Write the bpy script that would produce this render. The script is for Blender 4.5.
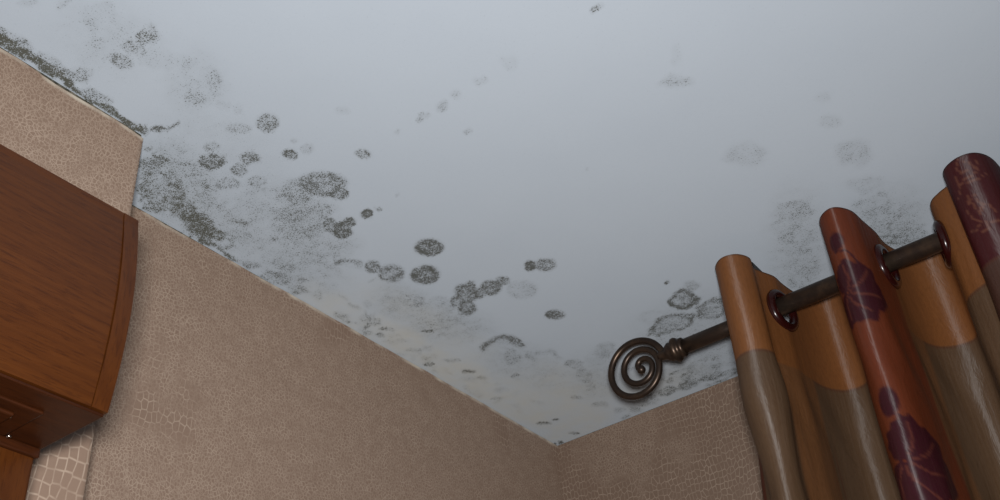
import bpy, bmesh, math, random
import numpy as np
from mathutils import Matrix, Vector, noise

for o in list(bpy.data.objects):
    bpy.data.objects.remove(o, do_unlink=True)
scene = bpy.context.scene
COL = scene.collection
random.seed(4)
rng = np.random.default_rng(7)

# ------------------------------------------------------------------ camera
# room corner under the ceiling = (0, 0, CEIL); left wall is x = 0, right wall is y = 0, room lies in x > 0, y < 0
CEIL = 2.40
F_PX = 1096.12
CAM = np.array([0.70789, -1.14492, CEIL - 0.65])
RIGHT = np.array([0.7980920670683703, 0.5987060203078787, -0.06782443313171166])
UP = np.array([0.3984738275221205, -0.4400117619889456, 0.8047411124649064])
FWD = np.array([-0.45195980049381324, 0.6692837593715282, 0.5897385761327701])
RM = np.array([RIGHT, UP, FWD])

cam_data = bpy.data.cameras.new('camera')
cam_data.sensor_width = 36.0
cam_data.lens = 36.0 * F_PX / 1000.0
cam_data.clip_start = 0.01
cam = bpy.data.objects.new('camera', cam_data)
COL.objects.link(cam)
m = Matrix.Identity(4)
for i in range(3):
    m[i][0], m[i][1], m[i][2], m[i][3] = RIGHT[i], UP[i], -FWD[i], CAM[i]
cam.matrix_world = m
scene.camera = cam

# ------------------------------------------------------------------ light
world = bpy.data.worlds.new('world')
scene.world = world
world.use_nodes = True
bg = world.node_tree.nodes['Background']
bg.inputs['Color'].default_value = (0.86, 0.93, 1.0, 1)
bg.inputs['Strength'].default_value = 0.15

# the photographer's flash, a hand's breadth above the lens
fl = bpy.data.lights.new('flash', 'AREA')
fl.shape = 'RECTANGLE'
fl.size, fl.size_y = 0.06, 0.045
fl.energy = 7.8
fl.color = (1.0, 0.985, 0.97)
flash = bpy.data.objects.new('flash', fl)
COL.objects.link(flash)
fm = m.copy()
fp = CAM + UP * 0.038 - RIGHT * 0.004
for i in range(3):
    fm[i][3] = fp[i]
flash.matrix_world = fm

scene.view_settings.view_transform = 'Standard'
scene.view_settings.look = 'None'
scene.view_settings.exposure = 0.0
scene.view_settings.gamma = 1.0
scene.view_settings.use_curve_mapping = False


# ------------------------------------------------------------------ pixel <-> place
def ray(x, y):
    return RM.T @ np.array([(x - 500) / F_PX, -(y - 250) / F_PX, 1.0])


def on_plane(x, y, axis, val):
    v = ray(x, y)
    return CAM + v * (val - CAM[axis]) / v[axis]


def project(P):
    d = (np.asarray(P) - CAM) @ RM.T
    return 500 + F_PX * d[..., 0] / d[..., 2], 250 - F_PX * d[..., 1] / d[..., 2], d[..., 2]


# ------------------------------------------------------------------ helpers
def empty(name, loc):
    o = bpy.data.objects.new(name, None)
    o.location = loc
    o.empty_display_size = 0.05
    COL.objects.link(o)
    return o


def tag(o, label=None, cat=None, group=None, kind=None):
    if label: o['label'] = label
    if cat: o['category'] = cat
    if group: o['group'] = group
    if kind: o['kind'] = kind
    return o


def link(name, me, mat, parent=None, smooth=False):
    o = bpy.data.objects.new(name, me)
    if mat: me.materials.append(mat)
    if smooth:
        me.polygons.foreach_set('use_smooth', [True] * len(me.polygons))
    COL.objects.link(o)
    if parent:
        o.parent = parent
        o.matrix_parent_inverse = Matrix.Translation(-Vector(parent.location))
    return o


def mesh_from(verts, faces):
    me = bpy.data.meshes.new('mesh')
    me.from_pydata([tuple(v) for v in verts], [], [tuple(f) for f in faces])
    me.update()
    return me


def grid_mesh(P, keep=None):
    """P: (rows, cols, 3) array -> quad mesh"""
    r, c = P.shape[:2]
    idx = np.arange(r * c).reshape(r, c)
    q = np.stack([idx[:-1, :-1], idx[:-1, 1:], idx[1:, 1:], idx[1:, :-1]], -1).reshape(-1, 4)
    if keep is not None:
        q = q[keep.reshape(-1)]
    me = bpy.data.meshes.new('mesh')
    n = r * c
    me.vertices.add(n)
    me.vertices.foreach_set('co', P.reshape(-1).astype(np.float32))
    me.loops.add(len(q) * 4)
    me.loops.foreach_set('vertex_index', q.reshape(-1).astype(np.int32))
    me.polygons.add(len(q))
    me.polygons.foreach_set('loop_start', np.arange(0, len(q) * 4, 4, dtype=np.int32))
    me.polygons.foreach_set('loop_total', np.full(len(q), 4, dtype=np.int32))
    me.update(calc_edges=True)
    me.validate()
    return me


def attr(me, name, values):
    a = me.attributes.new(name, 'FLOAT', 'POINT')
    a.data.foreach_set('value', np.asarray(values, np.float32).reshape(-1))


def vattr(me, name, values):
    a = me.attributes.new(name, 'FLOAT_VECTOR', 'POINT')
    a.data.foreach_set('vector', np.asarray(values, np.float32).reshape(-1))


def bm_mesh(bm):
    me = bpy.data.meshes.new('mesh')
    bmesh.ops.recalc_face_normals(bm, faces=bm.faces)
    bm.to_mesh(me)
    bm.free()
    return me


def box_bm(lo, hi, bevel=0.0, bm=None, seg=2):
    bm2 = bmesh.new()
    bmesh.ops.create_cube(bm2, size=1)
    lo, hi = Vector(lo), Vector(hi)
    for v in bm2.verts:
        v.co = Vector([lo[i] + (v.co[i] + 0.5) * (hi[i] - lo[i]) for i in range(3)])
    if bevel:
        bmesh.ops.bevel(bm2, geom=bm2.edges[:], offset=bevel, segments=seg, affect='EDGES', profile=0.5)
    if bm is None:
        return bm2
    t = bpy.data.meshes.new('t')
    bm2.to_mesh(t)
    bm2.free()
    bm.from_mesh(t)
    bpy.data.meshes.remove(t)
    return bm


def box(name, lo, hi, mat, parent=None, bevel=0.0):
    return link(name, bm_mesh(box_bm(lo, hi, bevel)), mat, parent)


def lathe(profile, p0, axis, n=28):
    """profile: list of (t along axis, radius)"""
    axis = Vector(axis).normalized()
    a = axis.orthogonal().normalized()
    b = axis.cross(a)
    V, Fc = [], []
    for t, r in profile:
        for k in range(n):
            th = 2 * math.pi * k / n
            V.append(Vector(p0) + axis * t + (a * math.cos(th) + b * math.sin(th)) * r)
    for i in range(len(profile) - 1):
        for k in range(n):
            k2 = (k + 1) % n
            Fc.append((i * n + k, i * n + k2, (i + 1) * n + k2, (i + 1) * n + k))
    Fc.append(tuple(range(n - 1, -1, -1)))
    Fc.append(tuple((len(profile) - 1) * n + k for k in range(n)))
    me = mesh_from(V, Fc)
    bm = bmesh.new(); bm.from_mesh(me); bpy.data.meshes.remove(me)
    return bm_mesh(bm)


def tube(points, radii, n=14):
    pts = [Vector(p) for p in points]
    V, Fc = [], []
    prev = None
    for i, p in enumerate(pts):
        t = (pts[min(i + 1, len(pts) - 1)] - pts[max(i - 1, 0)]).normalized()
        if prev is None:
            a = t.orthogonal().normalized()
        else:
            a = (prev - t * prev.dot(t)).normalized()
        prev = a
        b = t.cross(a)
        for k in range(n):
            th = 2 * math.pi * k / n
            V.append(p + (a * math.cos(th) + b * math.sin(th)) * radii[i])
    for i in range(len(pts) - 1):
        for k in range(n):
            k2 = (k + 1) % n
            Fc.append((i * n + k, i * n + k2, (i + 1) * n + k2, (i + 1) * n + k))
    Fc.append(tuple(range(n - 1, -1, -1)))
    Fc.append(tuple((len(pts) - 1) * n + k for k in range(n)))
    me = mesh_from(V, Fc)
    bm = bmesh.new(); bm.from_mesh(me); bpy.data.meshes.remove(me)
    return bm_mesh(bm)


def smoothstep(a, b, x):
    t = np.clip((x - a) / (b - a), 0, 1)
    return t * t * (3 - 2 * t)


# ------------------------------------------------------------------ node helpers
class NT:
    def __init__(self, name):
        self.mat = bpy.data.materials.new(name)
        self.mat.use_nodes = True
        self.t = self.mat.node_tree
        self.bsdf = self.t.nodes['Principled BSDF']

    def node(self, typ, **kw):
        n = self.t.nodes.new(typ)
        for k, v in kw.items():
            setattr(n, k, v)
        return n

    def put(self, sock, v):
        if isinstance(v, bpy.types.NodeSocket):
            self.t.links.new(v, sock)
        elif isinstance(v, (tuple, list)):
            if sock.type == 'RGBA' and len(v) == 3:
                v = (*v, 1)
            sock.default_value = v
        else:
            sock.default_value = v

    def math(self, op, a, b=0.0, c=0.0, clamp=False):
        n = self.node('ShaderNodeMath', operation=op, use_clamp=clamp)
        for s, v in zip(n.inputs, (a, b, c)):
            self.put(s, v)
        return n.outputs[0]

    def mix(self, fac, a, b, blend='MIX'):
        n = self.node('ShaderNodeMix', data_type='RGBA', blend_type=blend)
        self.put(n.inputs[0], fac)
        self.put(n.inputs[6], a)
        self.put(n.inputs[7], b)
        return n.outputs[2]

    def attr(self, name, vec=False):
        n = self.node('ShaderNodeAttribute', attribute_name=name)
        return n.outputs['Vector'] if vec else n.outputs['Fac']

    def map(self, vec, scale=(1, 1, 1), loc=(0, 0, 0), rot=(0, 0, 0)):
        n = self.node('ShaderNodeMapping')
        self.put(n.inputs[0], vec)
        n.inputs['Scale'].default_value = scale
        n.inputs['Location'].default_value = loc
        n.inputs['Rotation'].default_value = rot
        return n.outputs[0]

    def noise(self, vec, scale, detail=2.0, rough=0.5, dist=0.0, color=False):
        n = self.node('ShaderNodeTexNoise')
        self.put(n.inputs['Vector'], vec)
        n.inputs['Scale'].default_value = scale
        n.inputs['Detail'].default_value = detail
        n.inputs['Roughness'].default_value = rough
        n.inputs['Distortion'].default_value = dist
        return n.outputs['Color'] if color else n.outputs['Fac']

    def ramp(self, v, a, b, lo=0.0, hi=1.0, smooth=True):
        n = self.node('ShaderNodeMapRange')
        n.interpolation_type = 'SMOOTHSTEP' if smooth else 'LINEAR'
        self.put(n.inputs[0], v)
        for i, x in enumerate((a, b, lo, hi)):
            self.put(n.inputs[i + 1], x)
        return n.outputs[0]

    def bump(self, h, strength, dist):
        n = self.node('ShaderNodeBump')
        self.put(n.inputs['Height'], h)
        n.inputs['Strength'].default_value = strength
        n.inputs['Distance'].default_value = dist
        self.t.links.new(n.outputs[0], self.bsdf.inputs['Normal'])

    def set(self, **kw):
        for k, v in kw.items():
            self.put(self.bsdf.inputs[k.replace('_', ' ')], v)
        return self.mat

    def pos(self):
        return self.node('ShaderNodeTexCoord').outputs['Object']


# ------------------------------------------------------------------ materials
def mat_ceiling():
    n = NT('ceiling paint with mould')
    p = n.pos()
    mould, film, damp, olive = n.attr('mould'), n.attr('film'), n.attr('damp'), n.attr('olive')
    mid = n.noise(p, 150, 3, 0.6)
    fine = n.noise(p, 850, 1.0, 0.5)
    fine2 = n.noise(n.map(p, (1, 1, 1), (3.1, 1.7, 0)), 430, 2, 0.6)
    m1 = n.math('MULTIPLY', mould, n.ramp(mid, 0.3, 0.7, 0.72, 1.22))
    sp = n.math('ADD', n.math('MULTIPLY', fine, 0.65), n.math('MULTIPLY', fine2, 0.35))
    thr = n.ramp(sp, 0.32, 0.68, 0.02, 0.98, False)
    dark = n.ramp(n.math('SUBTRACT', m1, thr), -0.16, 0.42)
    hazy = n.math('MULTIPLY', m1, 0.32)
    dark = n.math('MAXIMUM', n.math('MULTIPLY', dark, 0.90), hazy, clamp=True)
    base = n.mix(n.noise(p, 9, 3, 0.6), (0.455, 0.505, 0.565), (0.485, 0.535, 0.592))
    base = n.mix(n.math('MULTIPLY', n.math('MULTIPLY', film, n.ramp(n.noise(p, 45, 4, 0.7), 0.3, 0.7, 0.3, 1.0)), 0.22, clamp=True),
                 base, (0.28, 0.30, 0.305))
    base = n.mix(n.math('MULTIPLY', damp, n.ramp(n.noise(p, 30, 3, 0.6), 0.3, 0.7, 0.5, 1.0), clamp=True), base, (0.52, 0.505, 0.455))
    mcol = n.mix(olive, (0.070, 0.070, 0.056), (0.062, 0.057, 0.030))
    n.set(Base_Color=n.mix(dark, base, mcol), Roughness=0.75, Specular_IOR_Level=0.2, Diffuse_Roughness=1.0)
    h = n.math('ADD', n.noise(p, 160, 3, 0.6), n.math('MULTIPLY', dark, 0.4))
    n.bump(h, 0.25, 0.001)
    return n.mat


def mat_paper():
    n = NT('crocodile embossed wallpaper')
    uv = n.attr('pat', True)
    edge = n.attr('torn')
    warp = n.node('ShaderNodeVectorMath', operation='MULTIPLY_ADD')
    n.put(warp.inputs[0], n.noise(uv, 9, 2, 0.5, color=True))
    warp.inputs[1].default_value = (0.035, 0.035, 0)
    n.put(warp.inputs[2], uv)
    wv = warp.outputs[0]

    def cells(scale, rnd, sc=(1, 1, 1)):
        v = n.node('ShaderNodeTexVoronoi', voronoi_dimensions='2D', feature='DISTANCE_TO_EDGE')
        n.put(v.inputs['Vector'], n.map(wv, sc))
        v.inputs['Scale'].default_value = scale
        v.inputs['Randomness'].default_value = rnd
        return v.outputs['Distance']
    big = n.ramp(cells(118, 0.36, (1.15, 0.92, 1)), 0.02, 0.11, 1, 0)
    med = n.ramp(cells(140, 0.6, (1.3, 0.85, 1)), 0.02, 0.11, 1, 0)
    sml = n.ramp(cells(250, 1.0), 0.015, 0.15, 1, 0)
    zone = n.noise(n.map(uv, (1.3, 0.8, 1)), 6.5, 2, 0.5)
    zone = n.math('ADD', zone, n.math('MULTIPLY', n.attr('large'), 0.5))
    zb = n.ramp(zone, 0.80, 0.88)
    zm = n.ramp(zone, 0.56, 0.64)
    line = n.math('ADD', n.math('MULTIPLY', sml, n.math('SUBTRACT', 1.0, zm)), n.math('MULTIPLY', med, zm))
    line = n.math('ADD', n.math('MULTIPLY', line, n.math('SUBTRACT', 1.0, zb)), n.math('MULTIPLY', big, zb))
    vn = n.noise(n.map(uv, (1.7, 0.8, 1), (0, 0, 0), (0, 0, 0.6)), 210, 2, 0.6)
    ridge = n.ramp(n.math('ABSOLUTE', n.math('SUBTRACT', vn, 0.5)), 0.0, 0.05, 1, 0)
    line = n.math('MULTIPLY', line, n.ramp(n.noise(uv, 60, 3, 0.6), 0.3, 0.65, 0.25, 1.0))
    line = n.math('MAXIMUM', line, n.math('MULTIPLY', ridge, n.math('MULTIPLY', n.math('SUBTRACT', 1.0, n.math('MAXIMUM', zb, zm)), 0.7)))
    base = n.mix(n.noise(uv, 14, 4, 0.6), (0.258, 0.178, 0.132), (0.318, 0.225, 0.172))
    base = n.mix(n.math('MULTIPLY', n.noise(uv, 420, 2, 0.6), 0.5), base, (0.255, 0.172, 0.124))
    col = n.mix(n.math('MULTIPLY', line, 0.60), base, (0.58, 0.46, 0.365))
    col = n.mix(edge, col, (0.60, 0.54, 0.45))
    n.set(Base_Color=col, Roughness=0.5, Specular_IOR_Level=0.3, Diffuse_Roughness=0.6)
    n.bump(n.math('ADD', line, n.math('MULTIPLY', n.noise(uv, 300, 2), 0.4)), 0.35, 0.0008)
    return n.mat


def mat_plaster():
    n = NT('bare plaster with mould')
    p = n.pos()
    k = n.ramp(n.noise(p, 90, 4, 0.7), 0.35, 0.6)
    n.set(Base_Color=n.mix(k, (0.30, 0.27, 0.21), (0.05, 0.05, 0.035)), Roughness=0.9)
    return n.mat


def mat_wood(name, a, b, c, along=1, rough=0.38):
    n = NT(name)
    p = n.pos()
    sc = [150, 150, 150]
    sc[along] = 14
    q = n.map(p, tuple(sc))
    g1 = n.noise(q, 1.0, 5, 0.65, 0.6)
    sc2 = [900, 900, 900]
    sc2[along] = 70
    g2 = n.noise(n.map(p, tuple(sc2)), 1.0, 3, 0.6)
    sc3 = [60, 60, 60]
    sc3[along] = 9.0
    w = n.node('ShaderNodeTexWave', wave_type='BANDS', bands_direction='Z')
    n.put(w.inputs['Vector'], n.map(p, tuple(sc3), (0, 0, 0), (0.25, 0, 0)))
    w.inputs['Scale'].default_value = 0.9
    w.inputs['Distortion'].default_value = 7.0
    w.inputs['Detail'].default_value = 3.0
    w.inputs['Detail Scale'].default_value = 0.8
    col = n.mix(n.ramp(g1, 0.3, 0.7), b, a)
    col = n.mix(n.math('MULTIPLY', n.ramp(w.outputs['Fac'], 0.5, 0.95), 0.22), col, c)
    col = n.mix(n.math('MULTIPLY', n.ramp(g2, 0.52, 0.66), 0.55), col, c)
    n.set(Base_Color=col, Roughness=rough, Specular_IOR_Level=0.25, Coat_Weight=0.03, Coat_Roughness=0.3)
    n.bump(g2, 0.15, 0.0004)
    return n.mat


def mat_bronze():
    n = NT('dark bronze metal')
    p = n.pos()
    k = n.ramp(n.noise(p, 70, 4, 0.6), 0.4, 0.7)
    n.set(Base_Color=n.mix(k, (0.075, 0.053, 0.042), (0.120, 0.080, 0.055)), Metallic=0.75, Roughness=0.36, Specular_IOR_Level=0.5)
    n.bump(n.noise(p, 500, 2), 0.05, 0.0003)
    return n.mat


def mat_black():
    n = NT('black painted metal')
    k = n.noise(n.pos(), 200, 2)
    n.set(Base_Color=n.mix(k, (0.008, 0.007, 0.007), (0.016, 0.014, 0.013)), Roughness=0.5)
    return n.mat


def mat_eyelet():
    n = NT('dark red eyelet plastic')
    k = n.noise(n.pos(), 120, 2)
    n.set(Base_Color=n.mix(k, (0.022, 0.003, 0.003), (0.034, 0.005, 0.004)), Roughness=0.22, Specular_IOR_Level=0.6)
    return n.mat


def mat_steel():
    n = NT('screw steel')
    k = n.noise(n.pos(), 300, 2)
    n.set(Base_Color=n.mix(k, (0.5, 0.48, 0.45), (0.6, 0.58, 0.55)), Metallic=1.0, Roughness=0.25)
    return n.mat


def mat_fabric():
    n = NT('striped satin curtain fabric')
    p = n.attr('cloth', True)          # (distance along cloth, height, 0)
    red, plum, leaf, vein = n.attr('red'), n.attr('plum'), n.attr('leaf'), n.attr('vein')
    sheer, hem, tan = n.attr('sheer'), n.attr('hem'), n.attr('tan')
    streak = n.noise(n.map(p, (420, 7, 1)), 1.0, 3, 0.6, 0.3)
    weave = n.noise(n.map(p, (500, 160, 1)), 1.0, 2, 0.6)
    blot = n.noise(n.map(p, (14, 7, 1)), 1.0, 3, 0.6)
    orange = n.mix(blot, (0.250, 0.100, 0.034), (0.205, 0.074, 0.022))
    grey = n.mix(n.ramp(streak, 0.35, 0.7), (0.112, 0.064, 0.034), (0.130, 0.079, 0.047))
    col = n.mix(sheer, orange, grey)
    rcol = n.mix(blot, (0.170, 0.038, 0.014), (0.135, 0.029, 0.011))
    col = n.mix(red, col, rcol)
    col = n.mix(plum, col, n.mix(sheer, (0.060, 0.009, 0.011), (0.075, 0.036, 0.026)))
    col = n.mix(leaf, col, n.mix(weave, (0.052, 0.008, 0.014), (0.038, 0.006, 0.011)))
    col = n.mix(n.math('MULTIPLY', vein, 0.7), col, (0.15, 0.040, 0.026))
    col = n.mix(n.math('MULTIPLY', tan, 0.75), col, (0.17, 0.062, 0.038))
    col = n.mix(hem, col, (0.10, 0.018, 0.008))
    col = n.mix(n.math('MULTIPLY', n.ramp(weave, 0.4, 0.7), 0.15), col, (0.05, 0.02, 0.01))
    n.set(Base_Color=col, Roughness=n.ramp(streak, 0.3, 0.7, 0.50, 0.68), Specular_IOR_Level=0.8,
          Anisotropic=0.9, Anisotropic_Rotation=0.25)
    tg = n.node('ShaderNodeTangent', direction_type='UV_MAP', uv_map='cloth_uv')
    n.t.links.new(tg.outputs[0], n.bsdf.inputs['Tangent'])
    wrinkle = n.noise(n.map(p, (75, 26, 1)), 1.0, 3, 0.6, 1.2)
    hgt = n.math('ADD', n.math('MULTIPLY', streak, 0.5), n.math('MULTIPLY', weave, 0.2))
    n.bump(n.math('ADD', hgt, n.math('MULTIPLY', wrinkle, 2.2)), 0.34, 0.0010)
    return n.mat


def mat_floor():
    return mat_wood('floor boards', (0.26, 0.15, 0.08), (0.20, 0.11, 0.055), (0.10, 0.05, 0.025), 0, 0.45)


M_CEIL, M_PAPER, M_PLASTER = mat_ceiling(), mat_paper(), mat_plaster()
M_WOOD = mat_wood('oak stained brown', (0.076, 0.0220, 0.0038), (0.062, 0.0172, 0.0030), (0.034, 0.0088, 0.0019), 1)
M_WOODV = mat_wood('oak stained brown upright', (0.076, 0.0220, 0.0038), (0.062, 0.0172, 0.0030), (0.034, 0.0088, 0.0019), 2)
M_WOOD_SHADE = mat_wood('oak with soffit shade', (0.046, 0.0125, 0.0034), (0.034, 0.0092, 0.0028), (0.018, 0.005, 0.0020), 1)  # same oak darkened: shade under the cornice put into the colour
M_BRONZE, M_BLACK, M_EYE, M_STEEL, M_FAB = mat_bronze(), mat_black(), mat_eyelet(), mat_steel(), mat_fabric()

# ------------------------------------------------------------------ the room
ROOM_X, ROOM_Y = 3.2, -3.4
PIER_X, PIER_Y = 0.0823, -0.745       # chimney breast: proud of the left wall, ends here

# ---- ceiling with its mould map (stains have fixed places on the ceiling)
xs = np.concatenate([np.arange(0, 0.95, 0.003), np.linspace(0.96, ROOM_X, 40)])
ys = np.concatenate([np.linspace(ROOM_Y, -1.31, 40), np.arange(-1.30, 0.0015, 0.003)])
GX, GY = np.meshgrid(xs, ys[::-1])
P = np.stack([GX, GY, np.full_like(GX, CEIL)], -1)
mould = np.zeros_like(GX)
film = np.zeros_like(GX)
damp = np.zeros_like(GX)
olive = np.zeros_like(GX)


def value_noise(cell, seed):
    """smooth random field over the ceiling, about -1..1"""
    g = np.random.default_rng(seed).uniform(-1, 1, (int(4 / cell) + 4, int(4 / cell) + 4))
    u, v = (GX + 0.1) / cell, (GY + 3.6) / cell
    i, j = u.astype(int), v.astype(int)
    fu, fv = u - i, v - j
    fu, fv = fu * fu * (3 - 2 * fu), fv * fv * (3 - 2 * fv)
    return (g[i, j] * (1 - fu) + g[i + 1, j] * fu) * (1 - fv) + (g[i, j + 1] * (1 - fu) + g[i + 1, j + 1] * fu) * fv


GXT, GYT = GX, GY
WX = 0.0030 * value_noise(0.030, 5) + 0.0026 * value_noise(0.014, 1) + 0.0020 * value_noise(0.007, 2)
WY = 0.0034 * value_noise(0.030, 6) + 0.0030 * value_noise(0.014, 3) + 0.0022 * value_noise(0.007, 4)
GX, GY = GXT + WX, GYT + WY


def ellipse(px, py, rx, ry, ang=0.0):
    """normalised radius of every ceiling point from a stain centred where pixel (px, py) meets the ceiling"""
    a = math.radians(ang)
    c = on_plane(px, py, 2, CEIL)[:2]
    u = on_plane(px + rx * math.cos(a), py + rx * math.sin(a), 2, CEIL)[:2] - c
    v = on_plane(px - ry * math.sin(a), py + ry * math.cos(a), 2, CEIL)[:2] - c
    inv = np.linalg.inv(np.array([u, v]).T)
    dx, dy = GX - c[0], GY - c[1]
    return np.hypot(inv[0, 0] * dx + inv[0, 1] * dy, inv[1, 0] * dx + inv[1, 1] * dy)


def spot(px, py, rx, ry, k, ang=0.0, soft=0.28, ol=0.0):
    r = ellipse(px, py, rx, ry, ang)
    s = k * smoothstep(1 + soft, 1 - soft, r) * (0.86 + 0.14 * smoothstep(0.3, 0.9, r))
    np.maximum(mould, s, out=mould)
    if ol:
        np.maximum(olive, ol * smoothstep(1.5, 0.7, r), out=olive)


def ring(px, py, rx, ry, k, ang=0.0, upper=False, inner=0.25):
    r = ellipse(px, py, rx, ry, ang)
    s = k * smoothstep(1.25, 0.98, r) * (inner + (1 - inner) * smoothstep(0.55, 0.85, r))
    if upper:
        c = on_plane(px, py, 2, CEIL)[:2]
        d = np.array(on_plane(px, py - ry, 2, CEIL)[:2] - c)
        L = np.linalg.norm(d)
        t = ((GX - c[0]) * d[0] + (GY - c[1]) * d[1]) / (L * L)
        s = s * smoothstep(-0.15, 0.4, t)
    np.maximum(mould, s, out=mould)


def haze(px, py, rx, ry, k, ang=0.0, sp=0.0):
    r = ellipse(px, py, rx, ry, ang)
    s = smoothstep(1.3, 0.35, r)
    np.maximum(film, k * s, out=film)
    if sp:
        np.maximum(mould, sp * s, out=mould)


def wet(px, py, rx, ry, k, ang=0.0):
    r = ellipse(px, py, rx, ry, ang)
    np.maximum(damp, k * smoothstep(1.3, 0.3, r), out=damp)


# upper left
for a in [(30, 1, 9, 5, .33), (68, 2, 11, 5, .42), (100, 14, 18, 12, .30), (90, 26, 8, 7, .40), (111, 30, 10, 10, .30),
          (93, 44, 12, 6, .36), (145, 35, 13, 8, .66, -30), (125, 44, 10, 6, .55), (119, 60, 12, 8, .68), (104, 58, 5, 4, .45),
          (136, 49, 8, 5, .45), (83, 74, 13, 8, .50), (155, 56, 20, 10, .22), (190, 63, 10, 5, .36), (203, 88, 19, 15, .36),
          (213, 80, 9, 8, .46), (195, 97, 13, 7, .50), (166, 58, 22, 9, .22), (222, 104, 8, 4, .30), (239, 108, 5, 4, .28),
          (235, 128, 11, 6, .46), (222, 124, 6, 4, .30)]:
    spot(*a)
# round colonies
GX, GY = GXT + 0.4 * WX, GYT + 0.4 * WY
for a in [(266, 123, 12.5, 9, .70), (214, 147, 9, 5, .56), (213, 161, 15, 7.5, .80), (251, 159, 10.5, 7, .68), (241, 170, 9, 7, .72),
          (228, 183, 14, 6, .62), (258, 182, 9, 6, .56), (291, 155, 8.5, 5.5, .85), (308, 149, 6, 5, .50), (294, 141, 4, 3, .35),
          (363, 154, 9, 5, .66), (367, 214, 5.5, 5.5, 1.0), (377, 209, 4, 2, .6),
          (322, 184, 24, 13, .76), (338, 193, 10, 7, .76), (296, 192, 18, 13, .55), (285, 206, 20, 12, .42), (320, 211, 12, 10, .46),
          (330, 225, 9, 8, .76), (342, 230, 11, 9, .95), (350, 222, 7, 5, .9),
          (372, 267, 8, 6, .78), (391, 274, 14, 9, .72), (429, 248, 14.5, 9, .95), (425, 275, 15, 9, .92),
          (466, 293, 12, 10, .80), (471, 284, 5, 4, .8), (466, 308, 10, 8, .80), (456, 301, 7, 6, .75), (490, 288, 11, 8, .80),
          (502, 281, 8, 4.5, .80), (478, 293, 8, 6, .76), (522, 289.5, 16, 9, .36), (530, 266, 6.5, 5.5, .98), (545, 265, 10.5, 6.5, .74),
          (556, 315, 9.5, 5.5, .88), (415, 301, 12, 7, .52), (439, 308, 15, 12, .36), (463, 327, 20, 14, .32)]:
    spot(*a, **({'soft': .2} if len(a) == 5 else {}))
# big blob fading towards the wall
GX, GY = GXT + WX, GYT + WY
haze(300, 222, 40, 30, .55, 0, .50)
haze(318, 246, 42, 19, .45, 0, .42)
haze(270, 205, 45, 30, .32, 0, .34)
haze(405, 303, 40, 20, .40, 12, .34)
haze(448, 325, 48, 20, .40, 8, .36)
ring(347, 268, 16, 8, .72, 8, True)
ring(503, 352, 21, 14, .80, 12, True, .3)
ring(548, 362, 17, 11, .42, 10, True, .3)
for a in [(427, 330, 6, 1.6, .9), (374, 322, 9, 4, .62), (383, 329, 5, 2, .8), (366, 326, 5, 2, .8), (378, 335, 6, 2, .7), (371, 318, 5, 2, .7),
          (427, 364, 7, 2, .75), (468, 371, 7, 2, .7), (452, 360, 8, 2, .55), (415, 350, 8, 2, .5), (480, 378, 9, 2, .45), (497, 398, 6, 1.5, .5),
          (553, 420, 4, 1.6, .9), (543, 424, 6, 1.8, .75), (573, 433, 5, 1.6, .7), (516, 375, 7, 1.8, .7),
          (528, 356, 8, 5, .48), (576, 363, 10, 5, .52), (585, 375, 9, 10, .46), (589, 386, 5, 6, .40), (605, 351, 11, 7, .44, -15),
          (553, 445, 2.5, 2, 1.0), (559.5, 444, 2.5, 2, 1.0),
          (510, 358, 8, 8, .5), (575, 398, 6, 2, .45), (600, 405, 9, 3, .4), (620, 410, 8, 3, .4)]:
    spot(*a)
haze(530, 368, 60, 22, .42, 14, .24)
haze(600, 375, 44, 26, .40, -10, .26)
# by the rod
ring(684, 300, 13, 9, .92, 0, False, .62)
ring(672, 325, 26, 8, .78, -20, False, .62)
ring(713, 308, 16, 9, .72, -12, False, .7)
for a in [(694, 286, 8, 5, .50), (665.6, 282, 2.8, 2, 1.0), (654, 332, 6, 6, .5), (702, 370, 22, 7, .48, -10), (668, 391, 11, 5, .7, -12),
          (690, 385, 11, 5, .68, -15), (712, 377, 16, 4, .72, -18), (732, 372, 12, 4, .6, -15), (640, 402, 8, 4, .5), (650, 316, 14, 5, .25, -15),
          (725, 355, 18, 12, .34)]:
    spot(*a)
haze(690, 345, 75, 42, .42, -18, .34)
# between the curtain folds
for a in [(796, 213, 22, 10, .48), (784, 228, 13, 15, .40), (801, 236, 20, 15, .46), (806, 262, 15, 17, .46), (800, 281, 14, 8, .46),
          (873, 203, 20, 10, .40), (884, 216, 22, 10, .46), (903, 228, 22, 9, .50), (896, 239, 20, 9, .68), (915, 233, 12, 8, .62), (866, 235, 15, 18, .4),
          (745, 156, 18, 12, .34), (855, 154, 18, 12, .38), (868, 185, 20, 8, .34), (830, 122, 11, 7, .27), (820, 97, 7, 7, .2),
          (675, 82, 13, 6, .36), (597, 8, 6, 4, .55), (678, 55, 6, 11, .18), (588, 169, 4, 2, .5), (510, 62, 9, 7, .18),
          (424, 116.5, 7, 4, .52), (444, 104, 7, 5, .46), (459, 94, 6, 4, .46), (481, 81, 6.5, 4, .42), (396, 133, 3.5, 2.4, .5),
          (466, 131, 3.5, 2.4, .45), (346, 115, 6, 4, .24), (394, 196, 2.5, 1.6, .5)]:
    spot(*a, soft=.4)
haze(800, 245, 36, 52, .30, 0, .34)
haze(885, 220, 48, 30, .36, -15, .36)
# black rim along the chimney breast
for t in np.linspace(0, 1, 30):
    x = -2 + 142 * t
    w = 7.5 - 4.5 * float(smoothstep(0.1, 0.7, t)) + (1.0 if t > .9 else 0)
    y = 42.5 + 0.627 * x - w * 0.45
    spot(x, y, 9, w * .85, 1.0, 32, ol=.8, soft=.3)
    if random.random() < .7 and t < .8:
        spot(x + 3, y - w - 2, 9, 4.0, .55, 32, soft=.4)
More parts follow.
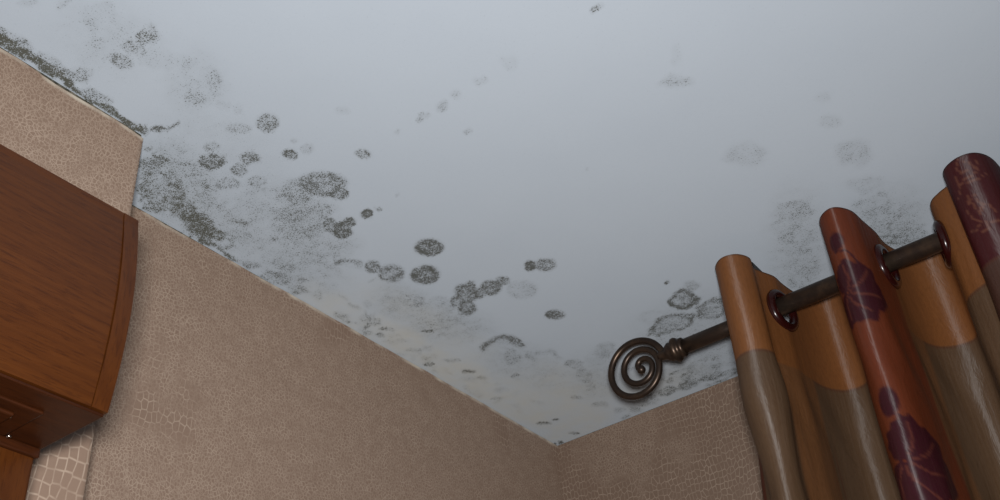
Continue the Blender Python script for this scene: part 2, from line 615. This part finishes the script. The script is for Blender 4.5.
# branching crack of mould at the corner of the chimney breast
for i in range(9):
    t = i / 8
    spot(148 + 29 * t, 135 - 11 * t - 3 * math.sin(t * 3), 4.5, 1.7, .92, -25)
    if i < 6:
        spot(150 + 22 * t, 137 - 20 * t * .4 - 5 * t, 4, 1.5, .75, -15)
spot(160, 129, 9, 4, .42, -25)
# thick growth where the left wall meets the ceiling
for a in [(153, 164, 20, 7, .80), (146, 190, 12, 11, .66), (169, 177, 12, 9, .70), (192, 179, 13, 7, .60, 20), (150, 176, 14, 10, .55), (158, 148, 12, 6, .34),
          (174, 200, 15, 9, .80), (186, 211, 15, 9, .84), (200, 226, 19, 12, 1.0, 35), (215, 235, 13, 7, .88, 30), (160, 205, 16, 7, .7, 25),
          (222, 252, 10, 2.5, .9, 30), (205, 243, 12, 3, .95, 30), (232, 258, 9, 3, .8, 30), (251, 265, 10, 4, .62, 10), (277, 278, 15, 7, .66, 15),
          (296, 289, 12, 5, .60, 25), (290, 267, 10, 5, .52), (299, 280, 8, 4, .6), (315, 295, 6, 5, .5), (265, 282, 12, 3, .7, 30),
          (222, 216, 18, 8, .42, 25), (245, 246, 22, 9, .36, 20), (188, 192, 14, 8, .5), (330, 272, 10, 6, .4), (318, 262, 10, 4, .5)]:
    spot(*a, soft=.42, ol=.75 if a[0] < 235 and a[1] > 180 else .25)
haze(180, 185, 52, 45, .50, 25, .48)
haze(225, 225, 60, 30, .42, 28, .40)
haze(290, 262, 64, 30, .38, 26, .36)
haze(215, 150, 70, 40, .18, 20, .14)
haze(110, 40, 60, 40, .15, 10, .18)
haze(195, 85, 36, 34, .15, 10, .20)
for a in [(350, 318, 60, 20, .5, 29), (410, 345, 60, 20, .7, 29), (465, 378, 60, 20, .75, 29), (520, 408, 50, 18, .7, 28), (575, 425, 50, 20, .6, -20), (545, 400, 95, 34, .55, 0), (430, 330, 90, 24, .35, 29), (650, 390, 60, 22, .4, -20)]:
    wet(*a)

# scattered specks and dashes along the left wall, thinning out towards the corner
sr = random.Random(21)
for i in range(150):
    t = sr.random() ** 1.5
    x = 140 + 400 * t
    y = 446 + 0.566 * (x - 557) - abs(sr.gauss(0, 1)) * (34 - 20 * t) - 2
    spot(x, y, sr.uniform(2.5, 7), sr.uniform(1.2, 3), sr.uniform(.45, .95) * (1 - .75 * t), sr.uniform(-25, 40), soft=.5, ol=.5 if x < 240 else 0)
for i in range(40):
    x = sr.uniform(625, 740)
    y = 446 - 0.384 * (x - 557) - abs(sr.gauss(0, 1)) * 20 - 2
    spot(x, y, sr.uniform(3, 8), sr.uniform(1.5, 3), sr.uniform(.35, .75), sr.uniform(-35, 5), soft=.5)
patch = 0.5 + 0.5 * (0.6 * value_noise(0.010, 11) + 0.4 * value_noise(0.006, 12))
low = np.clip(1 - mould * 1.1, 0, 1)                  # thin growth breaks up most
mould *= (1 + 0.30 * low) * (1 - low * 0.62 * (1 - smoothstep(0.3, 0.65, patch)))
ceil_me = grid_mesh(P)
for nme, v in (('mould', mould), ('film', film), ('damp', damp), ('olive', olive)):
    attr(ceil_me, nme, v)
ceiling = link('ceiling', ceil_me, M_CEIL)
tag(ceiling, 'white painted ceiling spotted with dark grey mould', None, kind='structure')

tag(box('floor', (-0.2, ROOM_Y, -0.1), (ROOM_X, 0.2, 0.0), mat_floor()), 'brown wooden floor', kind='structure')
wall_l = tag(box('wall_left', (-0.15, ROOM_Y, 0), (0, 0, CEIL), M_PLASTER), 'left wall papered in beige crocodile embossing', kind='structure')
wall_r = tag(box('wall_right', (-0.15, 0, 0), (ROOM_X, 0.15, CEIL), M_PLASTER), 'right wall papered in beige crocodile embossing behind the curtain', kind='structure')
pier = tag(box('wall_chimney_breast', (0.0, ROOM_Y, 0), (PIER_X - 0.001, PIER_Y - 0.001, CEIL), M_PLASTER),
           'projecting wall section above the cabinet, papered in beige crocodile embossing', kind='structure')


def wrand(t, seed, f):
    return np.array([noise.noise(Vector((x * f, seed, 0.3))) for x in t])


def wallpaper(path, gap, parent, shift, thick=0.0008, torn=True, large=None, step=0.004):
    """a sheet of paper along a plan path [(x, y), ...], its upper rim cut gap(t) below the ceiling"""
    pts = [np.array(p, float) for p in path]
    seg = [np.linalg.norm(pts[i + 1] - pts[i]) for i in range(len(pts) - 1)]
    XY, T = [], []
    acc = 0
    for i, L in enumerate(seg):
        k = max(2, int(L / step))
        for j in range(k if i < len(seg) - 1 else k + 1):
            XY.append(pts[i] + (pts[i + 1] - pts[i]) * j / k)
            T.append(acc + L * j / k)
        acc += L
    XY, T = np.array(XY), np.array(T)
    g = np.maximum(0.0, gap(T))
    lev = [0.0, 0.0018, 0.004, 0.012, 0.05, 0.1, 0.15, 0.2, 0.25, 0.3, 0.35, 0.4, 0.45, 0.5, 0.6, 1.2, CEIL - 0.02]
    rows, torn_v, large_v, pat = [], [], [], []
    nrm = []
    for i in range(len(XY)):
        a, b = XY[max(0, i - 1)], XY[min(len(XY) - 1, i + 1)]
        d = (b - a) / np.linalg.norm(b - a)
        nrm.append([d[1], -d[0]])
    nrm = np.array(nrm)
    for q, l in enumerate(lev):
        z = CEIL - 0.0002 - (g + l if q < len(lev) - 1 else np.full_like(g, CEIL - 0.001))
        curl = (0.0012 * np.exp(-l / 0.003) * (0.5 + 0.5 * wrand(T, 9.1 + shift, 30))) if torn else 0 * T
        off = nrm * (0.0004 + curl)[:, None]
        rows.append(np.concatenate([XY + off, z[:, None]], 1))
        torn_v.append(np.where(l < 0.003, np.clip(0.35 + 1.2 * wrand(T, 4.2 + shift, 70), 0, 1) if torn else 0 * T, 0))
        large_v.append(large(T, z) if large else 0 * T)
        pat.append(np.stack([T + shift, z, 0 * T], 1))
    Pp = np.stack(rows)
    # finer rows where a region of large scales needs them
    me = grid_mesh(Pp)
    attr(me, 'torn', np.stack(torn_v))
    attr(me, 'large', np.stack(large_v))
    vattr(me, 'pat', np.stack(pat))
    o = link('wallpaper', me, M_PAPER, parent)
    return o


wallpaper([(0.0006, PIER_Y - 0.01), (0.0006, 0.0)], lambda t: 0.0006 + (0.0016 + 0.002 * wrand(t, 1.3, 38)) * smoothstep(0.32, 0.1, t), wall_l, 0.0,
          large=lambda t, z: 0.30 * smoothstep(0.12, 0.02, t) * smoothstep(CEIL - 0.30, CEIL - 0.45, z) - 0.05)
wallpaper([(0.0, -0.0006), (ROOM_X, -0.0006)], lambda t: 0.0004 + 0.0006 * np.abs(wrand(t, 2.3, 30)), wall_r, 3.0, torn=False, step=0.01,
          large=lambda t, z: 0.30 + 0 * t)
wallpaper([(PIER_X, ROOM_Y), (PIER_X, PIER_Y), (0.001, PIER_Y)], lambda t: 0.003 + 0.0025 * wrand(t, 5.3, 26), pier, 7.0,
          large=lambda t, z: 1.0 * smoothstep(CEIL - 0.2, CEIL - 0.26, z) - 0.6 * smoothstep(CEIL - 0.22, CEIL - 0.15, z))

# ------------------------------------------------------------------ cabinet
XC = 0.220
Z_TOP, Z_BOT = CEIL - 0.2115, CEIL - 0.3475
Y_IN, Y_END = -0.8370, -0.8265
Y_FAR = -1.62
cab = tag(empty('wooden_cabinet', (0.2, -1.25, 0)), 'tall stained oak cabinet with an overhanging cornice, left of the mouldy corner', 'cabinet')


def profile(bulge, proud, top):
    """front outline of the cornice, seen from its end: (x, z) from the bottom up"""
    pts = []
    for i in range(25):
        t = i / 24
        x = XC + proud + bulge * math.sin(math.pi * min(1, t * 1.02)) ** 0.9 if 0 < t < 1 else XC + proud
        pts.append((x, Z_BOT + (Z_TOP - Z_BOT) * t))
    if top:
        pts += [(XC + proud - 0.003, Z_TOP + 0.0005), (XC + proud - 0.005, Z_TOP + 0.004), (XC + proud - 0.009, Z_TOP + 0.0045)]
    return pts


def extrude_profile(pts, back, y0, y1):
    ring_ = pts + [(back, pts[-1][1]), (back, pts[0][1])]
    k = len(ring_)
    V = [(x, y0, z) for x, z in ring_] + [(x, y1, z) for x, z in ring_]
    Fc = [(i, (i + 1) % k, k + (i + 1) % k, k + i) for i in range(k)]
    Fc += [tuple(range(k - 1, -1, -1)), tuple(range(k, 2 * k))]
    me = mesh_from(V, Fc)
    bm = bmesh.new(); bm.from_mesh(me); bpy.data.meshes.remove(me)
    return bm_mesh(bm)


BACK = PIER_X + 0.004
link('cornice_front', extrude_profile(profile(0.0066, 0.0, False), XC - 0.014, Y_FAR + 0.01, Y_IN - 0.0004), M_WOOD, cab)
link('cornice_end', extrude_profile(profile(0.0074, 0.0004, True), BACK, Y_IN, Y_END), M_WOODV, cab)
link('cornice_end', extrude_profile(profile(0.0074, 0.0004, True), BACK, Y_FAR, Y_FAR + 0.0096), M_WOODV, cab)
box('top_board', (BACK, Y_FAR + 0.0098, Z_TOP - 0.016), (XC - 0.0145, Y_IN - 0.0003, Z_TOP - 0.002), M_WOOD, cab, 0.001)
XB = XC - 0.060                                        # front of the cabinet's body
box('soffit_board', (BACK, Y_FAR + 0.001, Z_BOT - 0.0022), (XC - 0.0015, Y_END - 0.0008, Z_BOT - 0.0002), M_WOOD_SHADE, cab, 0.0006)  # thin plate in shade-darkened oak, also covers the end boards' undersides
box('soffit_moulding', (XB + 0.0045, Y_FAR + 0.02, Z_BOT - 0.0042), (XC - 0.0185, Y_IN - 0.016, Z_BOT - 0.0021), M_WOOD_SHADE, cab, 0.0009)
box('soffit_block', (XB + 0.008, Y_IN - 0.070, Z_BOT - 0.0065), (XC - 0.0270, Y_IN - 0.028, Z_BOT - 0.0041), M_WOOD_SHADE, cab, 0.0010)
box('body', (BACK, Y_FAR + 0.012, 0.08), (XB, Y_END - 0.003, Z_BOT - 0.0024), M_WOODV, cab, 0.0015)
box('body_capping', (XB - 0.002, Y_FAR + 0.012, Z_BOT - 0.0085), (XB + 0.0025, Y_END - 0.0015, Z_BOT - 0.0024), M_WOOD_SHADE, cab, 0.0010)
box('plinth', (BACK, Y_FAR + 0.03, 0.0), (XB - 0.015, Y_END - 0.02, 0.08), M_WOOD_SHADE, cab, 0.002)
for (px, py) in ((9, 416), (9, 436)):
    q = on_plane(px, py, 2, Z_BOT - 0.004)
    link('screw', lathe([(0, 0.0016), (0.0008, 0.0014), (0.0012, 0.0006)], (q[0], q[1], Z_BOT - 0.0040), (0, 0, -1), 10), M_STEEL, cab, True)

# ------------------------------------------------------------------ curtain rod
RY, RZ = -0.205, CEIL - 0.0600
rod = tag(empty('curtain_rod', (0.9, RY, RZ)), 'dark bronze curtain rod with a spiral ring finial', 'curtain rod')
link('pole', lathe([(0, 0.0086), (0.001, 0.0094), (1.15, 0.0094), (1.151, 0.0086)], (0.40, RY, RZ), (1, 0, 0), 32), M_BRONZE, rod, True)
link('pole_end', lathe([(0, 0.0080), (0.11, 0.0080)], (0.292, RY, RZ), (1, 0, 0), 32), M_BRONZE, rod, True)


def finial(xe, sgn):
    prof = [(0.000, 0.0080), (0.001, 0.0102), (0.004, 0.0104), (0.0055, 0.0090), (0.007, 0.0118), (0.0095, 0.0134), (0.012, 0.0130), (0.0145, 0.0098),
            (0.017, 0.0106), (0.019, 0.0098), (0.022, 0.0074), (0.025, 0.0058), (0.028, 0.0052), (0.032, 0.0054)]
    f = link('finial', lathe(prof, (xe, RY, RZ), (-sgn, 0, 0), 32), M_BRONZE, rod, True)
    R0 = 0.0372
    neck = Vector((xe - sgn * 0.0255, RY, RZ))
    dirx = Vector((-sgn, 0, 0))
    dirz = Vector((0, -0.05, 1.0)).normalized()
    cen = neck + dirx * R0 + dirz * -0.006
    pts, rad = [], []
    N = 190
    turns = 2.55
    for i in range(N + 1):
        t = i / N
        r = R0 * (1 - t) ** 0.92 + 0.0042 * t
        th = 2 * math.pi * turns * t + 0.20
        c = cen - dirx * (R0 - r) * 0.34 + dirz * (R0 - r) * 0.05
        pts.append(c - dirx * math.cos(th) * r + dirz * math.sin(th) * r)
        rad.append(0.0038 - 0.0006 * t)
    link('spiral_ring', tube(pts, rad, 14), M_BRONZE, f, True)
    bmx = bmesh.new()
    bmesh.ops.create_uvsphere(bmx, u_segments=18, v_segments=12, radius=0.0048)
    bmesh.ops.translate(bmx, verts=bmx.verts, vec=pts[-1])
    link('spiral_bead', bm_mesh(bmx), M_BRONZE, f, True)
    return f


finial(0.2985, 1)
finial(1.549, -1)


def bracket(x):
    b = box('bracket', (x - 0.004, -0.229, CEIL - 0.0205), (x + 0.004, -0.004, CEIL - 0.0115), M_BLACK, rod, 0.001)
    box('bracket_cup', (x - 0.004, RY - 0.022, RZ - 0.0135), (x + 0.004, RY - 0.0105, CEIL - 0.019), M_BLACK, b, 0.001)
    box('bracket_rest', (x - 0.004, RY - 0.022, RZ - 0.0145), (x + 0.004, RY + 0.012, RZ - 0.0090), M_BLACK, b, 0.001)
    box('wall_plate', (x - 0.012, -0.0060, CEIL - 0.085), (x + 0.012, -0.0016, CEIL - 0.006), M_BLACK, b, 0.001)


bracket(0.3965)
bracket(1.47)

# ------------------------------------------------------------------ curtain
Z_HEAD = CEIL - 0.0215
ctrl = [(.3490, -.183), (.3600, -.205), (.3660, -.238), (.3715, -.259), (.384, -.2700), (.398, -.2665), (.4055, -.2515), (.4010, -.233), (.4045, -.219),
        (.4100, -.203), (.4105, -.186), (.4130, -.163), (.4185, -.142), (.428, -.129), (.441, -.1255), (.454, -.131), (.466, -.149), (.475, -.178),
        (.4785, -.205), (.4815, -.245), (.4895, -.2655), (.504, -.2720), (.5155, -.256), (.5185, -.230), (.5210, -.205), (.5215, -.178), (.5290, -.152),
        (.540, -.140), (.554, -.136), (.566, -.141), (.5730, -.165), (.5765, -.200), (.5820, -.2160), (.5920, -.2240), (.6035, -.2310), (.6035, -.245),
        (.6090, -.2570), (.6230, -.2640), (.6370, -.2600), (.6465, -.2420), (.651, -.205)]
EYE_I = [1, 9, 18, 24, 31.15, 40]
base_x = .651
for k in range(6):
    ctrl += [(base_x + .010, -.150), (base_x + .032, -.112), (base_x + .056, -.150), (base_x + .064, -.205),
             (base_x + .074, -.250), (base_x + .094, -.268), (base_x + .114, -.248), (base_x + .121, -.205)]
    EYE_I += [len(ctrl) - 5, len(ctrl) - 1]
    base_x += .121
ctrl = np.array(ctrl)
dense, cidx = [], []
for i in range(len(ctrl) - 1):
    p0, p1, p2, p3 = ctrl[max(0, i - 1)], ctrl[i], ctrl[i + 1], ctrl[min(len(ctrl) - 1, i + 2)]
    for t in np.arange(0, 1, 0.02):
        dense.append(0.5 * ((2 * p1) + (-p0 + p2) * t + (2 * p0 - 5 * p1 + 4 * p2 - p3) * t * t + (-p0 + 3 * p1 - 3 * p2 + p3) * t ** 3))
        cidx.append(i + t)
dense = np.array(dense)
cidx = np.array(cidx)
arc = np.concatenate([[0], np.cumsum(np.linalg.norm(np.diff(dense, axis=0), axis=1))])


def s_of(ci):
    return float(np.interp(ci, cidx, arc))


S_FINE = s_of(42)
ss = np.concatenate([np.arange(0, S_FINE, 0.002), np.arange(S_FINE, arc[-1], 0.007)])
zz = np.concatenate([np.arange(0, 0.36, 0.0025), np.arange(0.36, CEIL - 0.05, 0.03)])       # distance below the head
bx = np.interp(ss, arc, dense[:, 0])
by = np.interp(ss, arc, dense[:, 1])
SS, ZZ = np.meshgrid(ss, zz)
FX = np.repeat(bx[None], len(zz), 0)
FY = np.repeat(by[None], len(zz), 0)
tx, ty = np.gradient(bx, ss), np.gradient(by, ss)
nx, ny = ty, -tx
wob = np.zeros_like(SS)
grow = 0.6 * smoothstep(0.08, 0.55, ZZ)
for (fs, fz, ph, am) in ((9, 7, .3, .006), (17, 11, 1.9, .0035), (31, 5, .7, .002), (6, 3.1, 2.2, .007)):
    wob += am * np.sin(SS * fs + ZZ * fz + ph + 1.3 * np.sin(ZZ * 4 + SS * 3)) * grow
wob += 0.0006 * np.sin(SS * 150 + 3 * np.sin(ZZ * 22)) * smoothstep(0.02, 0.2, ZZ)
# the pleat at the leading edge bulges a little where the header lining ends
sA = s_of(4.5)
wob += 0.0045 * np.exp(-((SS - sA) / 0.045) ** 2) * (np.exp(-((ZZ - 0.155) / 0.03) ** 2) - 0.9 * np.exp(-((ZZ - 0.24) / 0.035) ** 2))
FX = FX + nx[None] * wob - 0.016 * smoothstep(0.08, 0.30, ZZ) * np.exp(-(SS / 0.03) ** 2)
FY = FY + ny[None] * wob
PZ = Z_HEAD - ZZ
CP = np.stack([FX, FY, PZ], -1)

# eyelet holes
E_Z = RZ - 0.0038
E_IN, E_OUT = 0.0135, 0.0240
sc_ = 0.5 * (ss[:-1] + ss[1:])
zc_ = Z_HEAD - 0.5 * (zz[:-1] + zz[1:])
SC, ZC = np.meshgrid(sc_, zc_)
keep = np.ones_like(SC, bool)
eye_s = [s_of(i) for i in EYE_I]
for e in eye_s:
    keep &= np.hypot(SC - e, ZC - E_Z) > E_IN + 0.0035

# stripes and prints, laid out on the cloth itself
red0, red1 = s_of(18.2), s_of(24.1)
plum0, plum1 = s_of(34.6), s_of(41.5)
period = s_of(48) - s_of(40)


def band(a, b, w=0.0012):
    return smoothstep(a - w, a + w, SS) * (1 - smoothstep(b - w, b + w, SS))


redm = band(red0, red1, .0025)
plumm = band(plum0, plum1)
for k in range(1, 6, 2):
    redm = np.maximum(redm, band(plum1 + period * k - .03, plum1 + period * k + .16))
    plumm = np.maximum(plumm, band(plum1 + period * (k + 1) - .03, plum1 + period * (k + 1) + .16))
sheer = smoothstep(0.1105, 0.1125, ZZ) * (1 - redm) * (1 - .55 * band(s_of(7.0), s_of(10.6), .004)) * (1 - .55 * band(s_of(24.0), s_of(25.3), .004))
hem = np.maximum(1 - smoothstep(0.010, 0.012, SS), np.where((ZZ > .110) & (ZZ < .1130), .35, 0) * np.where(sheer > .6, 1, 0) * (1 - redm))
# stitched crease behind the first pleat
for s0, am in ((s_of(10.5), .45), (s_of(11.0), .45)):
    hem = np.maximum(hem, am * np.exp(-((SS - s0 - .002 * np.sin(ZZ * 20)) / .0011) ** 2) * smoothstep(.17, .2, ZZ))
leafm = np.zeros_like(SS)
vein = np.zeros_like(SS)
tan = np.zeros_like(SS)
pu, pv, pd = project(CP)


def cloth_at(px, py, lo, hi):
    """place on the cloth (distance along it, depth below the head) seen at a pixel of the photograph"""
    d = np.hypot(pu - px, pv - py) + np.where((SS >= lo) & (SS <= hi), 0, 1e4)
    k = d < d.min() + 2.0
    j = np.argmin(np.where(k, pd, 1e9))
    return SS.flat[j], ZZ.flat[j]


def dist_line(pts):
    best = np.full_like(SS, 9.0)
    for (a0, a1), (b0, b1) in zip(pts[:-1], pts[1:]):
        ux, uz = b0 - a0, b1 - a1
        L = ux * ux + uz * uz + 1e-12
        t = np.clip(((SS - a0) * ux + (ZZ - a1) * uz) / L, 0, 1)
        best = np.minimum(best, np.hypot(SS - a0 - t * ux, ZZ - a1 - t * uz))
    return best


def leaf(c, size, ang, lobes=5):
    """lobed leaf print: a heart of pointed lobes fanned round its stalk"""
    global leafm, vein
    sx, sz = c
    a0 = math.radians(ang)
    for k in range(lobes):
        a = a0 + math.radians((k - (lobes - 1) / 2) * 46)
        L = size * (1.0 - 0.13 * abs(k - (lobes - 1) / 2))
        u = (SS - sx) * math.cos(a) + (ZZ - sz) * math.sin(a)
        v = -(SS - sx) * math.sin(a) + (ZZ - sz) * math.cos(a)
        tt = np.clip(u / L, 0, 1)
        w = L * 0.52 * np.sin(np.pi * tt ** 0.75) ** 0.8 * (1 + 0.10 * np.sin(tt * 26))
        leafm = np.maximum(leafm, smoothstep(0.0015, -0.0015, np.abs(v) - w) * (u > 0) * (u < L))
        vein = np.maximum(vein, smoothstep(0.0016, 0.0006, np.abs(v - 0.08 * L * np.sin(tt * 5))) * (u > 0.08 * L) * (u < 0.8 * L))


def stroke(pix, lo, hi, w, which):
    global leafm, tan
    pts = [cloth_at(px, py, lo, hi) for px, py in pix]
    mk = smoothstep(w * 1.4, w * .6, dist_line(pts))
    if which == 'leaf':
        leafm = np.maximum(leafm, mk)
    else:
        tan = np.maximum(tan, mk)


rl, rh = red0 + .02, red1
leaf(cloth_at(846, 294, rl, rh), .047, 14, 5)
leaf(cloth_at(903, 462, rl, rh), .058, 22, 5)
for (px, py), r1, r2 in (((834, 240), .008, .010), ((887, 402), .009, .014), ((902, 437), .008, .004)):
    c = cloth_at(px, py, rl, rh)
    leafm = np.maximum(leafm, smoothstep(1.15, .85, np.hypot((SS - c[0]) / r1, (ZZ - c[1]) / r2)))
stroke([(834, 252), (842, 250), (850, 252), (856, 257), (861, 264)], rl, rh, .0011, 'leaf')
stroke([(891, 413), (899, 414), (907, 419), (913, 426), (915, 430)], rl, rh, .0011, 'leaf')
pl0, ph0 = plum0, plum1
for seg in ([(956, 160), (955, 169), (960, 172), (966, 169)], [(976, 160), (977, 168), (970, 175), (964, 180), (957, 184), (954, 178)],
            [(960, 183), (968, 180), (977, 177), (986, 174)], [(957, 184), (959, 192), (957, 198)], [(962, 162), (969, 162), (974, 166)],
            [(974, 194), (969, 199), (972, 206), (979, 212), (983, 204), (990, 205), (992, 211)], [(966, 210), (971, 217), (980, 220), (990, 221), (998, 220)],
            [(980, 220), (976, 228), (970, 232)], [(984, 221), (986, 229), (981, 232)], [(966, 196), (967, 203), (971, 203)], [(976, 199), (980, 205), (977, 211)]):
    stroke(seg, pl0, ph0, .0008, 'tan')
leafm *= np.clip(redm, 0, 1)
vein *= leafm
tan *= plumm

cur = tag(empty('curtain', (0.7, RY, 0.03)), 'orange, red and plum striped satin curtain with leaf prints hanging in folds', 'curtain')
fme = grid_mesh(CP, keep)
for nme, v in (('red', redm), ('plum', plumm), ('leaf', leafm), ('vein', vein), ('sheer', sheer), ('hem', hem), ('tan', tan)):
    attr(fme, nme, v)
vattr(fme, 'cloth', np.stack([SS, PZ, 0 * SS], -1))
uvl = fme.uv_layers.new(name='cloth_uv')
li = np.empty(len(fme.loops), np.int32)
fme.loops.foreach_get('vertex_index', li)
uvl.data.foreach_set('uv', np.stack([SS.reshape(-1)[li], PZ.reshape(-1)[li]], -1).astype(np.float32).reshape(-1))
fab = link('fabric', fme, M_FAB, cur, True)
sol = fab.modifiers.new('thickness', 'SOLIDIFY')
sol.thickness = 0.0009
sol.offset = 0

# eyelets: a rounded plastic ring clamped through the cloth
EN, EK = 36, 10
EV, EF = [], []
for i in range(EN):
    th = 2 * math.pi * i / EN
    for j in range(EK):
        ph = 2 * math.pi * j / EK
        rr = 0.5 * (E_IN + E_OUT) + 0.5 * (E_OUT - E_IN) * math.cos(ph)
        EV.append((rr * math.cos(th), 0.0046 * math.sin(ph), rr * math.sin(th)))
for i in range(EN):
    for j in range(EK):
        i2, j2 = (i + 1) % EN, (j + 1) % EK
        EF.append((i * EK + j, i2 * EK + j, i2 * EK + j2, i * EK + j2))
eme = mesh_from(EV, EF)
eme.materials.append(M_EYE)
eme.polygons.foreach_set('use_smooth', [True] * len(eme.polygons))
for e in eye_s:
    ex, ey = float(np.interp(e, ss, bx)), float(np.interp(e, ss, by))
    ax_, ay_ = float(np.interp(e, ss, tx)), float(np.interp(e, ss, ty))
    o = bpy.data.objects.new('eyelet', eme)
    COL.objects.link(o)
    o.parent = cur
    o.matrix_parent_inverse = Matrix.Translation(-Vector(cur.location))
    o.location = (ex, ey, E_Z)
    o.rotation_euler = (0, 0, math.atan2(ay_, ax_))
